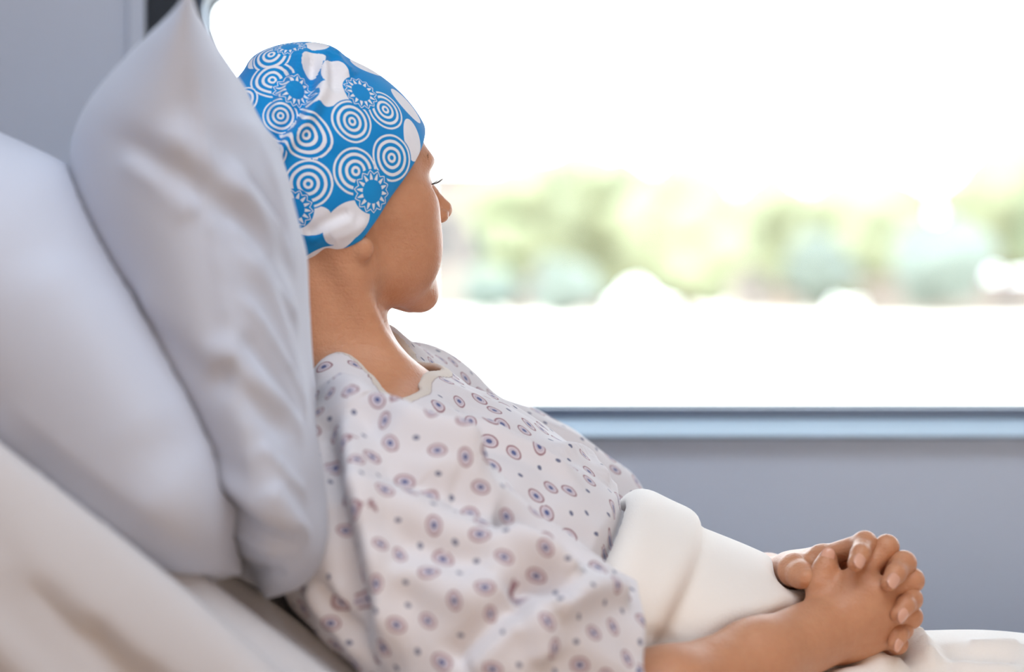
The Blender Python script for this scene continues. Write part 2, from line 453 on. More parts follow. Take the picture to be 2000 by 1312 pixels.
# sill profile: sloping pale face over a dark drip edge
zs0, zs1 = W(415, 820, YW - 0.012)[2], W(415, 849, YW - 0.03)[2]
prof = [(YW + 0.013, zs0 + 0.001), (YW - 0.004, zs0 - 0.002), (YW - 0.03, zs1), (YW - 0.03, zs1 - 0.002), (YW + 0.013, zs1 - 0.002)]
V = [(x, y, z) for x in (X0 - FR, X1 + FR) for y, z in prof]; k = len(prof)
mesh_obj('sill', V, [tuple(range(k))[::-1], tuple(range(k, 2 * k))] + [(i, (i + 1) % k, k + (i + 1) % k, k + i) for i in range(k)], M_SILL, win, smooth=False)
box('dark_overlay', (X0 - FR, YW - 0.002, FB + 0.002), (X0 - 0.004, YW + 0.0118, ZT + FR), M_GASKET, win, 0.001)  # dark piece added over the slate side frame to darken it
box('drip_edge', (X0 - FR, YW - 0.026, FB - 0.001), (X1 + FR, YW + 0.012, zs1 - 0.002), M_FRAME, win, 0.001)
box('jamb_strip', (X0 - FR - 0.020, YW - 0.010, FB - 0.004), (X0 - FR, YW + 0.004, ZT + FR + 0.02), M_WALL, win, 0.002)
def m_pane():
    m = NT('clear_window_glass'); m.n.remove(m.b)
    tr = m.n.new('ShaderNodeBsdfTransparent'); tr.inputs[0].default_value = (0.97, 0.985, 0.98, 1)
    gl = m.n.new('ShaderNodeBsdfGlossy'); gl.inputs['Roughness'].default_value = 0.02
    lw = m.n.new('ShaderNodeFresnel'); lw.inputs[0].default_value = 1.25
    mx = m.n.new('ShaderNodeMixShader'); m.t.links.new(lw.outputs[0], mx.inputs[0])
    m.t.links.new(tr.outputs[0], mx.inputs[1]); m.t.links.new(gl.outputs[0], mx.inputs[2]); m.t.links.new(mx.outputs[0], m.out.inputs[0])
    return m.mat
box('glass_pane', (X0 - 0.004, YW + 0.068, ZB - 0.004), (X1 + 0.004, YW + 0.074, ZT + 0.004), m_pane(), win)

# unseen ceiling fixture, added to go with the cool fill light
cl = empty('fill_panel', (0.1, -1.1, CEIL)); tag(cl, 'added white panel on the ceiling above the bed, out of view', 'ceiling light')
box('frame', (-0.85, -1.65, CEIL - 0.03), (1.05, -0.55, CEIL - 0.001), M_WHITE, cl, 0.004)

# ================================================================== OUTSIDE
def m_ground():
    m = NT('sunlit_concrete'); m.col(m.mix(m.noise(0.05, 4), srgb(205, 200, 190), srgb(228, 224, 216))); m.p(Roughness=0.9); return m.mat
tag(mesh_obj('ground', [(-600, YW + 0.3, -0.15), (600, YW + 0.3, -0.15), (600, 900, -0.15), (-600, 900, -0.15)], [(0, 1, 2, 3)], m_ground(), smooth=False),
    'bright sunlit pavement outside the window', kind='structure')
def m_leaf(name, a, b):
    m = NT(name); m.col(m.mix(m.noise(0.8, 4), a, b)); m.p(Roughness=0.7); return m.mat
LEAF = [m_leaf('pale_green_leaves', srgb(104, 112, 84), srgb(126, 130, 104)), m_leaf('mid_green_leaves', srgb(88, 102, 80), srgb(108, 118, 92)),
        m_leaf('dark_green_leaves', srgb(76, 89, 86), srgb(98, 108, 100))]
M_BARK = m_plain('bark', srgb(110, 90, 75), 0.9, 0.2, 2)
def ico(r, sub=2):
    bm = bmesh.new(); bmesh.ops.create_icosphere(bm, subdivisions=sub, radius=r)
    V = np.array([v.co[:] for v in bm.verts]); F = [[v.index for v in f.verts] for f in bm.faces]; bm.free(); return V, F
def blob(V0, F0, cen, rad, rng):
    n = rng.normal(size=(3, 3)) * 2.2; ph = rng.uniform(0, 6, 3)
    V = V0 * (1 + 0.16 * np.sin(V0 @ n.T + ph).sum(1, keepdims=True) / 1.5)
    return V * rad + cen
IV, IF = ico(1.0, 2)
def tree(name, label, px, py_base, dist, w_px, h_px, leaf, trunk_h=0.10, n=30, group='trees far outside the window'):
    rng = np.random.default_rng(int(px * 3 + dist))
    y = dist - 2.05; c = W(px, py_base, y); sc = np.linalg.norm(W(px + 1, py_base, y) - c)
    w, h = w_px * sc, h_px * sc; zb = -0.15
    top = c[2] + h
    root = empty(name, (c[0], y, zb)); tag(root, label, 'tree', group)
    V = []; F = []; o = 0; ch = (top - zb) * (1 - trunk_h); cz = top - ch / 2
    for i in range(n):
        d = rng.normal(size=3); d /= np.linalg.norm(d); k = rng.uniform(0.25, 0.8)
        cen = np.array((c[0] + d[0] * k * w / 2, y + d[1] * k * w / 2, cz + d[2] * k * ch / 2))
        r = rng.uniform(0.2, 0.34) * min(w, ch) * np.array((1, 1, 0.85))
        V.append(blob(IV, IF, cen, r, rng)); F += [[a + o for a in f] for f in IF]; o += len(IV)
    mesh_obj('crown', np.concatenate(V), F, leaf, root)
    tr = 0.035 * w + 0.1; m = 8; tv = []; tf = []
    for z, rr in ((zb, 1.4), (zb + 0.5, 1), (cz, 0.7)):
        tv += [(c[0] + rr * tr * math.cos(6.283 * k / m), y + rr * tr * math.sin(6.283 * k / m), z) for k in range(m)]
    for r_ in range(2):
        for k in range(m): tf.append((r_ * m + k, r_ * m + (k + 1) % m, (r_ + 1) * m + (k + 1) % m, (r_ + 1) * m + k))
    mesh_obj('trunk', tv, tf, M_BARK, root)
TREES = [  # px, base py, distance, width px, height px, leaf, label
    (1010, 612, 190, 200, 360, 0, "tall pale green leafy tree nearest the woman's face"),
    (1170, 612, 200, 240, 345, 0, "broad pale green tree beside the tall pale one"),
    (1340, 606, 185, 230, 300, 0, "yellowish green tree midway along the window"),
    (1100, 615, 170, 170, 110, 2, "low dark green tree in front of the pale trees"),
    (960, 618, 175, 130, 90, 2, "small dark green tree behind the nose tip"),
    (1330, 600, 210, 180, 150, 1, "mid green tree behind the yellowish one"),
    (1600, 604, 195, 130, 150, 2, "dark green round tree before the beige wall"),
    (1530, 602, 220, 200, 300, 0, "narrow pale green tree beside the dark round one"),
    (1700, 604, 205, 240, 290, 0, "broad pale green tree between two dark green trees"),
    (1850, 606, 172, 170, 190, 2, "dark green tree near the window's far end"),
    (1960, 606, 215, 260, 330, 0, "tall pale tree at the window's far end"),
    (1450, 604, 285, 180, 190, 1, "mid green tree between two pale trees"),
    (2120, 606, 205, 240, 280, 1, "mid green tree past the tall pale tree"),
]
for px, pb, d, w, h, lf, lab in TREES: tree('tree', lab, px, pb, d, w, h, LEAF[lf])
def shed(px0, px1, py0, dist, mat, label, depth=10, roof=0.6):
    y = dist - 2.05; a = W(px0, py0, y); b = W(px1, py0, y)
    r = empty('building', ((a[0] + b[0]) / 2, y, -0.15)); tag(r, label, 'building', 'low buildings far outside')
    box('wall', (a[0], y, -0.15), (b[0], y + depth, a[2]), mat, r)
    box('roof', (a[0] - 0.6, y - 0.6, a[2]), (b[0] + 0.6, y + depth + 0.6, a[2] + roof), M_ROOF, r)
    n = max(2, int((b[0] - a[0]) / 5))
    for i in range(n):
        x = a[0] + (i + 0.5) * (b[0] - a[0]) / n
        box('window', (x - 0.9, y - 0.06, a[2] * 0.35), (x + 0.9, y + 0.02, a[2] * 0.72), M_GASKET, r)
M_ROOF = m_plain('pinkish_roof', srgb(112, 100, 96), 0.8, 0.1, 0.3)
M_BEIGE = m_plain('pale_render', srgb(116, 108, 102), 0.85, 0.06, 0.3); M_PINK = m_plain('rose_render', srgb(112, 98, 94), 0.85, 0.06, 0.3)
shed(985, 1190, 535, 230, M_PINK, 'low rose coloured building among the pale trees')
shed(1440, 1600, 520, 240, M_BEIGE, 'low beige building behind the dark round tree')
shed(1720, 2060, 560, 180, M_BEIGE, 'long low beige building at the window\'s far end')
shed(830, 960, 340, 260, M_BEIGE, 'tall pale building level with the woman\'s face')

# ================================================================== THE BED
SL = math.radians(37); HX, HZ = 0.125, 0.64            # hinge of the raised back, mattress top
ax = np.array((-math.cos(SL), 0, math.sin(SL))); an = np.array((math.sin(SL), 0, math.cos(SL)))
bed = empty('hospital_bed', (0.5, 0, 0)); tag(bed, 'hospital bed with raised back under a white sheet', 'bed')
def rbox(P, c, half, R, r):
    q = np.abs((P - c) @ np.asarray(R).T) - np.asarray(half) + r
    return np.linalg.norm(np.maximum(q, 0), axis=1) + np.minimum(q.max(1), 0) - r
bc = np.array((HX, 0, HZ)) + ax * 0.36 - an * 0.075
RB = np.array((ax, (0, 1, 0), an))
V, Q = mesh_sdf(lambda P: rbox(P, bc, (0.42, 0.46, 0.075), RB, 0.045), bc - 0.62, bc + 0.62, 0.009, margin=0.03)
Nb = vnormals(V, Q); loc = (V - bc) @ RB.T             # along the slope, across the bed, out of the mattress
arc = np.where(loc[:, 2] > 0.03, loc[:, 1], -0.46 - (0.06 - loc[:, 2]))
dsp = np.zeros(len(V))
for a0, sl, w_, am in ((-0.26, 0.05, 0.022, 0.007), (-0.315, 0.09, 0.016, -0.008), (-0.36, 0.10, 0.018, 0.010), (-0.41, 0.13, 0.014, -0.009),
                       (-0.45, 0.10, 0.016, 0.011), (-0.505, 0.16, 0.013, -0.010), (-0.55, 0.14, 0.016, 0.010), (-0.20, -0.05, 0.03, -0.004)):
    dsp += am * np.exp(-((arc - a0 - sl * loc[:, 0] - 0.008 * np.sin(9 * loc[:, 0] + 40 * a0)) / w_) ** 2)
V = V + Nb * (dsp * (V[:, 1] < 0.1))[:, None]
REST = (V.copy(), Q.copy()); mesh_obj('backrest_mattress', V, Q, M_SHEET, bed)
mc = np.array((HX + 0.66, 0, HZ - 0.075))
V, Q = mesh_sdf(lambda P: rbox(P, mc, (0.66, 0.46, 0.075), np.eye(3), 0.045), mc - (0.7, 0.5, 0.12), mc + (0.7, 0.5, 0.12), 0.012, margin=0.03)
mesh_obj('mattress', V, Q, M_SHEET, bed)
def bed_top(P): return np.minimum(rbox(P, bc, (0.42, 0.46, 0.075), RB, 0.045), rbox(P, mc, (0.66, 0.46, 0.075), np.eye(3), 0.045))
box('bed_frame', (HX - 0.02, -0.44, 0.38), (HX + 1.32, 0.44, 0.475), M_METAL, bed, 0.01)
bo = box('backrest_frame', (-0.40, -0.43, -0.02), (0.40, 0.43, 0.02), M_METAL, bed, 0.006)
bo.data.transform(Matrix([list(ax) + [0], [0, 1, 0, 0], list(an) + [0], [0, 0, 0, 1]]).transposed())
for v in bo.data.vertices: v.co += Vector(bc - an * 0.10)
for x in (HX + 0.08, HX + 1.22):
    for y in (-0.38, 0.38): box('leg', (x - 0.03, y - 0.03, 0), (x + 0.03, y + 0.03, 0.385), M_METAL, bed, 0.006)

# ================================================================== PILLOWS
def pillow(name, label, stations, y0, y1, folds, near_taper=0.32, nu=210, nv=230, seed=1, flap=None, yaw=0.0):
    """stations: (px, py, thickness) of the mid line from bottom to top, seen at depth yref; extruded along y and closed to a seam at both ends"""
    yref = y0 + 0.12
    S = spline([(p[0], p[1]) for p in stations], 6); C = np.array([W(p[0], p[1], yref) for p in S])
    dl = np.concatenate(([0], np.cumsum(np.linalg.norm(np.diff(C, axis=0), axis=1)))); dl /= dl[-1]
    v = (1 - np.cos(np.linspace(0, math.pi, nv))) / 2
    cx = np.interp(v, dl, C[:, 0]); cz = np.interp(v, dl, C[:, 2])
    kn = [np.linalg.norm(np.array(s[:2]) - np.array(stations[0][:2])) for s in stations]
    st = []
    for s in stations:
        i = np.argmin(np.linalg.norm(S - np.array(s[:2]), axis=1)); st.append(dl[i])
    th = np.interp(v, st, [s[2] for s in stations])
    ker = np.hanning(15); ker /= ker.sum(); th = np.convolve(np.pad(th, 7, mode='edge'), ker, 'valid')
    e = np.clip(np.minimum(v, 1 - v) / 0.10, 0, 1); th = th * np.sqrt(1 - (1 - e) ** 2)
    tx, tz = np.gradient(cx, v), np.gradient(cz, v); L = np.hypot(tx, tz); nx, nz = -tz / L, tx / L
    u = np.linspace(-1, 1, nu); u = np.sign(u) * (1 - (1 - np.abs(u)) ** 1.25)
    prof_u = np.sqrt(np.clip(1 - np.clip((np.abs(u) - (1 - 2 * near_taper)) / (2 * near_taper), 0, 1) ** 2.0, 0, 1))
    U, Vv = np.meshgrid(u, v, indexing='ij')
    verts = []
    rng = np.random.default_rng(seed); ph = rng.uniform(0, 6, 8)
    shr = 1 - 0.05 * (1 - np.abs(2 * Vv - 1) ** 2.5) * 1.0          # the ends draw in between the corners
    low = np.clip(1 - Vv / 0.22, 0, 1); shr = shr * (1 - 0.30 * low ** 2)
    Y = (y0 + y1) / 2 + (y1 - y0) / 2 * U * shr
    for side in (1, -1):
        T = 0.5 * th[None] * prof_u[:, None] * side
        T = T + side * 0.004 * prof_u[:, None] * np.sin(9 * Vv + 5 * U + ph[0]) * np.sin(7 * U + ph[1] + 3 * Vv)
        X = cx[None] + nx[None] * T + yaw * (Y - yref); Z = cz[None] + nz[None] * T
        verts.append(np.stack((X, Y, Z), -1))
    idx0 = np.arange(nu * nv).reshape(nu, nv); idx1 = idx0 + nu * nv
    edge = np.zeros((nu, nv), bool); edge[0] = edge[-1] = True; edge[:, 0] = edge[:, -1] = True
    idx1 = np.where(edge, idx0, idx1)
    F = []
    for ii, fl in ((idx0, False), (idx1, True)):
        q = np.stack((ii[:-1, :-1], ii[1:, :-1], ii[1:, 1:], ii[:-1, 1:]), -1).reshape(-1, 4)
        F.append(q[:, ::-1] if fl else q)
    Vt = np.concatenate([a.reshape(-1, 3) for a in verts]); Ft = np.concatenate(F)
    used = np.unique(Ft); rm = -np.ones(len(Vt), int); rm[used] = np.arange(len(used)); Vt = Vt[used]; Ft = rm[Ft]
    if vnormals(Vt, Ft)[np.argmax(Vt[:, 2])][2] < 0: Ft = Ft[:, ::-1]
    Vt = apply_folds(Vt, Ft, folds)
    root = empty(name, (float(Vt[:, 0].mean()), (y0 + y1) / 2, float(Vt[:, 2].min()))); tag(root, label, 'pillow')
    case = mesh_obj('pillowcase', Vt, Ft, M_PILLOW, root)
    return case, Vt, Ft
def tube(path, r, n=6):
    P = np.asarray(path); V = []; F = []
    T = np.gradient(P, axis=0); T /= np.maximum(np.linalg.norm(T, axis=1), 1e-9)[:, None]
    ref = np.array((0.3, 0.2, 0.93))
    rr = np.broadcast_to(np.asarray(r, float), (len(P),))
    for i in range(len(P)):
        a = np.cross(T[i], ref); a /= np.linalg.norm(a) + 1e-9; b = np.cross(T[i], a)
        for k in range(n):
            t = 2 * math.pi * k / n; V.append(P[i] + rr[i] * (math.cos(t) * a + math.sin(t) * b))
    for i in range(len(P) - 1):
        for k in range(n): F.append((i * n + k, i * n + (k + 1) % n, (i + 1) * n + (k + 1) % n, (i + 1) * n + k))
    F.append(tuple(range(n))[::-1]); F.append(tuple(range((len(P) - 1) * n, len(P) * n)))
    return np.array(V), F

pr, pv, pf = pillow('pillow', 'upright white pillow behind the woman\'s head with pointed top corner',
    [(520, 1165, 0.08), (548, 1080, 0.10), (530, 980, 0.09), (458, 760, 0.125), (392, 560, 0.168), (345, 380, 0.172), (335, 250, 0.155), (352, 130, 0.09), (376, 18, 0.02)],
    -0.42, 0.30, [
    ([(190, 260), (330, 330), (430, 390), (520, 480), (570, 600)], 13, -6), ([(300, 230), (400, 330), (500, 420), (560, 520)], 14, 6),
    ([(420, 330), (480, 400), (540, 520), (580, 640)], 9, 5), ([(450, 470), (520, 560), (570, 700), (600, 820)], 9, 4.5),
    ([(200, 560), (310, 640), (400, 720), (470, 770)], 16, -5), ([(250, 570), (350, 660), (440, 730)], 14, 4),
    ([(400, 650), (480, 730), (560, 800), (600, 880)], 9, 5), ([(430, 700), (500, 790), (570, 860)], 9, -4),
    ([(400, 900), (470, 960), (540, 1020), (600, 1050)], 10, 6), ([(420, 960), (500, 1030), (590, 1070)], 8, -5), ([(520, 940), (570, 1010), (610, 1060)], 7, 5),
    ([(378, 60), (392, 220), (408, 400), (440, 620), (462, 740), (480, 860), (500, 1000)], 5, 4, 's'),
    ([(366, 120), (378, 260), (396, 420), (426, 620), (450, 760)], 7, -3),
    ([(430, 300), (500, 390), (548, 470), (575, 540)], 6, 5, 's'), ([(470, 330), (530, 410), (565, 480)], 6, -4), ([(440, 420), (500, 500), (560, 600), (590, 680)], 6, 5, 's'),
    ([(455, 560), (520, 650), (575, 750), (605, 850)], 6, 5, 's'), ([(470, 640), (540, 740), (590, 830)], 6, -4), ([(500, 860), (560, 930), (605, 980)], 6, 5, 's'),
    ([(220, 300), (320, 360), (400, 430)], 9, 4), ([(440, 1010), (490, 1060), (560, 1090)], 6, 5, 's'), ([(450, 1100), (500, 1110), (560, 1120)], 6, -4),
    ([(500, 250), (550, 400), (585, 560)], 8, 3)], near_taper=0.30, seed=2, yaw=-0.11)
pr2, pv2, pf2 = pillow('pillow', 'big white pillow lying on the raised bed back',
    [(470, 1120, 0.05), (395, 1060, 0.125), (250, 900, 0.20), (90, 715, 0.23), (-80, 540, 0.23), (-240, 400, 0.17), (-330, 330, 0.04)],
    -0.44, 0.30, [([(0, 770), (150, 900), (300, 1010), (420, 1090)], 6, 2.5, 's'), ([(60, 480), (200, 700), (330, 890)], 25, 5), ([(0, 850), (180, 980), (330, 1090)], 18, -4)],
    near_taper=0.26, seed=5, yaw=-0.14)

# ================================================================== THE WOMAN
person = empty('person', (0.02, 0.0, HZ)); tag(person, 'person in printed gown and blue headscarf reclining, hands clasped, looking out of the window', 'person')
TH, PH = math.radians(28), math.radians(8)
HO = W(621, 410, 0.0)
hf = np.array((math.cos(TH) * math.cos(PH), math.sin(TH) * math.cos(PH), math.sin(PH)))
hr = np.array((math.sin(TH), -math.cos(TH), 0.0)); hu = np.array((-math.cos(TH) * math.sin(PH), -math.sin(TH) * math.sin(PH), math.cos(PH)))
HM = np.array((hf, hr, hu))                            # rows: forward, right, up
def to_head(P): return (P - HO) @ HM.T * 1000
def from_head(a): return HO + (np.asarray(a, float) / 1000) @ HM
def head_mm(q):
    """skin of the head in millimetres (forward, right, up from between the ears)"""
    s = q.copy(); s[:, 1] = np.abs(s[:, 1])
    d = ell(q, (1, 0, 38), (89, 67, 81))
    d = smin(d, ell(q, (48, 0, 25), (52, 60, 55)), 25)
    d = smin(d, ell(q, (46, 0, -22), (48, 53, 66)), 28)
    d = smin(d, cone(s, (10, 46, -52), (80, 12, -84), 13, 12), 22)        # jaw
    d = smin(d, cone(s, (10, 47, -52), (4, 56, -14), 12, 12), 18)
    d = smin(d, ell(q, (82, 0, -82), (13, 18, 13)), 18)                    # chin
    d = smin(d, ell(s, (60, 46, -6), (26, 14, 15)), 20)                    # cheekbone
    d = smin(d, ell(s, (65, 37, -40), (27, 20, 35)), 22)                   # cheek
    d = smin(d, ell(q, (80, 0, -48), (20, 26, 27)), 16)                    # mouth mound
    d = smin(d, ell(s, (85, 24, 29), (13, 22, 8)), 12)                     # brow
    d = smax(d, -ell(s, (101, 32, 10), (13, 17, 11)), 12)                  # eye hollow
    d = smin(d, ell(s, (79, 32, 11), (13.5, 14.5, 12.5)), 4)               # lidded eye
    d = smin(d, chain(q, [(93, 0, 20), (105, 0, 2), (117.5, 0, -14)], [6.5, 7, 8.2], 6), 9)   # nose
    d = smin(d, ell(s, (107, 10, -19), (10, 6.5, 6.5)), 5)
    d = smax(d, -ell(s, (112, 6, -25), (5, 3, 4)), 3)
    d = smin(d, ell(q, (97, 0, -42.5), (7, 19, 4.6)), 5)                  # lips
    d = smin(d, ell(q, (96, 0, -53.5), (7.5, 17, 5.5)), 4)
    d = smax(d, -ell(q, (105, 0, -48), (6, 20, 1.3)), 2.5)
    # ear with lobe
    e = ell(s, (-6, 67, 2), (15, 6, 26)); e = smax(e, -ell(s, (-3, 74, 4), (8, 4, 15)), 4)
    e = smin(e, ell(s, (7, 70, -35), (7.5, 6, 9.5)), 8)
    return smin(d, e, 4)
U0, C1, C2, C3, C4 = W(715, 855), W(835, 963), W(972, 1086), W(1143, 1240), W(1330, 1400)
TN = np.array((0.669, 0, 0.743))
LS, RS = W(808, 806, 0.16), W(690, 955, -0.165)
NT_, NB = from_head((-18, 0, -18)), W(656, 800)
def neck(P):
    d = cone(P, NT_, NB, 0.047, 0.050)
    d = smin(d, cone(P, from_head((-22, 0, -20)), W(640, 830), 0.045, 0.058), 0.03)
    sn = W(783, 775, -0.008)
    for s_ in (1, -1):
        d = smin(d, cone(P, from_head((-14, s_ * 56, -26)), sn + (0, -0.012 * s_, 0), 0.0135, 0.0085), 0.016)   # neck muscle
    d = smin(d, cone(P, from_head((28, 0, -66)), W(716, 690), 0.010, 0.018), 0.02)                              # throat
    return d
def torso(P):
    d = chain(P, [U0, C1, C2, C3, C4], [0.068, 0.130, 0.148, 0.145, 0.15], 0.02, TN, 1.5)
    d = smin(d, cone(P, U0 + (0, 0.03, 0), LS + (0, 0.0, 0), 0.045, 0.040), 0.05)
    d = smin(d, cone(P, U0 + (0, -0.03, 0), RS, 0.045, 0.044), 0.05)
    d = smin(d, cone(P, W(775, 800, -0.012), W(738, 845, -0.15), 0.012, 0.010), 0.03)                           # collar bones
    return d
def upper_body(P):
    q = to_head(P)
    h = head_mm(q) / 1000
    d = smin(h, neck(P), 0.014)
    return smin(d, torso(P), 0.035)
blo = np.array((-0.34, -0.26, 0.70)); bhi = np.array((0.20, 0.28, 1.44))
BODY = [mesh_sdf(upper_body, blo, bhi, 0.0024)]

# the space under the blanket, which the limbs must respect
BL = [W(1120, 1165), W(1420, 1290), W(1660, 1412), W(1950, 1436), W(2600, 1460), W(3300, 1480)]
BR = [0.150, 0.135, 0.118, 0.122, 0.11, 0.10]
BN = np.array((0.43, 0, 0.90)); BAX = nrm(np.array((0.87, 0, -0.48)))
BE = W(1222, 978, 0.0)
def blanket_lap(P):
    d = None
    for i in range(5):
        n = BN if i < 2 else np.array((0.1, 0, 1.0))
        e = cone(P, BL[i], BL[i + 1], BR[i], BR[i + 1], n, 1.5)
        d = e if d is None else smin(d, e, 0.03)
    slab = rbox(P, np.array((0.86, 0, HZ + 0.025)), (0.60, 0.475, 0.022), np.eye(3), 0.02)
    return smin(d, slab, 0.06)
def outside_lap(px, py, y, r):
    # the same sight line, moved away until the limb clears the blanket
    for _ in range(120):
        p = W(px, py, y)
        if blanket_lap(p[None])[0] > r + 0.016: break
        y += 0.004
    return p
# legs under the blanket
def lower_body(P):
    d = chain(P, [C4, W(1440, 1480)], [0.15, 0.14], 0.05, TN, 1.4)
    for y in (-0.085, 0.085):
        d = smin(d, chain(P, [W(1440, 1480, y), W(2150, 1490, y), W(2950, 1530, y)], [0.075, 0.055, 0.04], 0.03), 0.04)
        d = smin(d, cone(P, W(2950, 1530, y), W(3020, 1430, y), 0.035, 0.025), 0.03)
    return smax(smax(d, 0.006 - bed_top(P), 0.02), blanket_lap(P) + 0.0185, 0.01)
BODY.append(mesh_sdf(lower_body, (0.02, -0.25, 0.62), (1.02, 0.25, 0.98), 0.008, margin=0.03))

# ---- hands: points are (crop x, crop y) of the close-up and depth in mm behind the hand plane
def K(cx, cy, mm): return W(1400 + cx / 4.204, 1000 + cy / 4.204, -0.090 + mm / 1000)
def finger(P, pts, rad): return chain(P, pts, rad, 0.004)
R_WR = K(985, 930, 8)
RH = dict(
    mcp=[K(1150, 560, 2), K(1310, 660, -6), K(1385, 820, -4), K(1390, 985, 4)],
    pip=[K(1395, 285, 12), K(1600, 560, 6), K(1590, 860, 8), K(1480, 1080, 12)],
    dip=[K(1400, 330, 36), K(1590, 580, 32), K(1570, 880, 32), K(1440, 1100, 32)],
    tip=[K(1290, 420, 48), K(1450, 640, 47), K(1430, 890, 46), K(1350, 1080, 44)])
R_EL, R_MID = W(1010, 1440, -0.27), W(1300, 1365, -0.215)
RAD = [(0.0098, 0.0088, 0.0078, 0.0068), (0.0100, 0.0090, 0.0080, 0.0070), (0.0096, 0.0086, 0.0076, 0.0066), (0.0086, 0.0076, 0.0068, 0.0060)]
RN = nrm(np.cross(RH['mcp'][3] - RH['mcp'][0], RH['mcp'][1] - R_WR))
def right_arm(P):
    d = chain(P, [RS, R_EL], [0.042, 0.038], 0.02)
    d = smin(d, chain(P, [R_EL, R_MID, W(1480, 1290, -0.15), R_WR], [0.040, 0.0365, 0.0300, 0.0285], 0.02), 0.02)
    for i, m in enumerate(RH['mcp']):
        w = R_WR + (m - RH['mcp'][1]) * 0.45
        d = smin(d, cone(P, w, m, 0.0135, 0.0118), 0.016)
    d = smin(d, ell(P, R_WR + (RH['mcp'][2] - R_WR) * 0.5 + (0, 0.008, 0), (0.028, 0.014, 0.028)), 0.012)
    d = smin(d, ell(P, K(1130, 800, -4), (0.012, 0.010, 0.012)), 0.02)                # wrist bone
    for i in range(4):
        f = finger(P, [RH['mcp'][i], RH['pip'][i], RH['dip'][i], RH['tip'][i]], RAD[i])
        f = np.minimum(f, smin(f, np.linalg.norm(P - RH['pip'][i], axis=1) - RAD[i][1] * 1.06, 0.004))
        d = smin(d, f, 0.006)
    t = chain(P, [K(930, 800, 10), K(850, 590, 10), K(890, 470, 12), K(912, 385, 14)], [0.0135, 0.0118, 0.0096, 0.0078], 0.006)
    return smax(smin(d, t, 0.010), 0.010 - bed_top(P), 0.012)
L_WR = outside_lap(1400 + 430 / 4.204, 1000 + 560 / 4.204, -0.028, -0.008)
LH = dict(
    mcp=[K(860, 380, 44), K(1040, 480, 50), K(1130, 650, 52), K(1160, 830, 50)],
    pip=[K(1215, 255, 12), K(1535, 420, 4), K(1590, 715, 2), K(1525, 960, 6)],
    dip=[K(1180, 345, -12), K(1470, 505, -14), K(1545, 770, -13), K(1495, 1010, -9)],
    tip=[K(1140, 420, -20), K(1415, 580, -22), K(1490, 840, -19), K(1462, 1070, -12)])
L_PATH = [outside_lap(1130, 1190, 0.27, 0.034), outside_lap(1250, 1185, 0.20, 0.031), outside_lap(1370, 1165, 0.13, 0.028), outside_lap(1450, 1145, 0.06, 0.025), L_WR]
L_RAD = [0.034, 0.031, 0.028, 0.0255, 0.0235]
def left_arm(P):
    d = chain(P, [LS] + L_PATH, [0.038] + L_RAD, 0.02)
    for i, m in enumerate(LH['mcp']):
        w = L_WR + (m - LH['mcp'][1]) * 0.4
        d = smin(d, cone(P, w, m, 0.0130, 0.0115), 0.016)
    for i in range(4):
        f = finger(P, [LH['mcp'][i], LH['pip'][i], LH['dip'][i], LH['tip'][i]], RAD[i])
        f = np.minimum(f, smin(f, np.linalg.norm(P - LH['pip'][i], axis=1) - RAD[i][1] * 1.05, 0.004))
        d = smin(d, f, 0.006)
    t = chain(P, [0.55 * L_WR + 0.45 * LH['mcp'][0], K(640, 475, 38), K(690, 515, 20), K(735, 545, 9)], [0.0150, 0.0130, 0.0102, 0.0086], 0.006)
    return smin(d, t, 0.010)
arm_lo, arm_hi = np.array((-0.20, -0.33, 0.70)), np.array((0.38, 0.02, 1.06))
BODY.append(mesh_sdf(right_arm, arm_lo, arm_hi, 0.0018))
BODY.append(mesh_sdf(left_arm, (-0.14, -0.14, 0.72), (0.38, 0.48, 1.09), 0.0018))
def tuck(V, deeper=0.0, keep=None):
    """keep cloth and skin beneath the blanket's underside"""
    pl = (V - BE) @ BAX; m = np.nonzero((pl > -0.02) & (True if keep is None else keep))[0]
    for _ in range(3):
        d = blanket_lap(V[m]); lim = -0.0175 - deeper + np.maximum(0, -pl[m]) * 1.5
        k = d > lim
        if not k.any(): break
        g = grad(blanket_lap, V[m[k]]); g /= np.maximum(np.linalg.norm(g, axis=1), 0.2)[:, None]
        V[m[k]] -= g * (d[k] - lim[k])[:, None]
    return V
BODY[0] = (tuck(BODY[0][0], 0.014), BODY[0][1])
BV = np.concatenate([b[0] for b in BODY]); off = np.cumsum([0] + [len(b[0]) for b in BODY])
BQ = np.concatenate([b[1] + o for b, o in zip(BODY, off)])
body = mesh_obj('body', BV, BQ, M_SKIN, person)

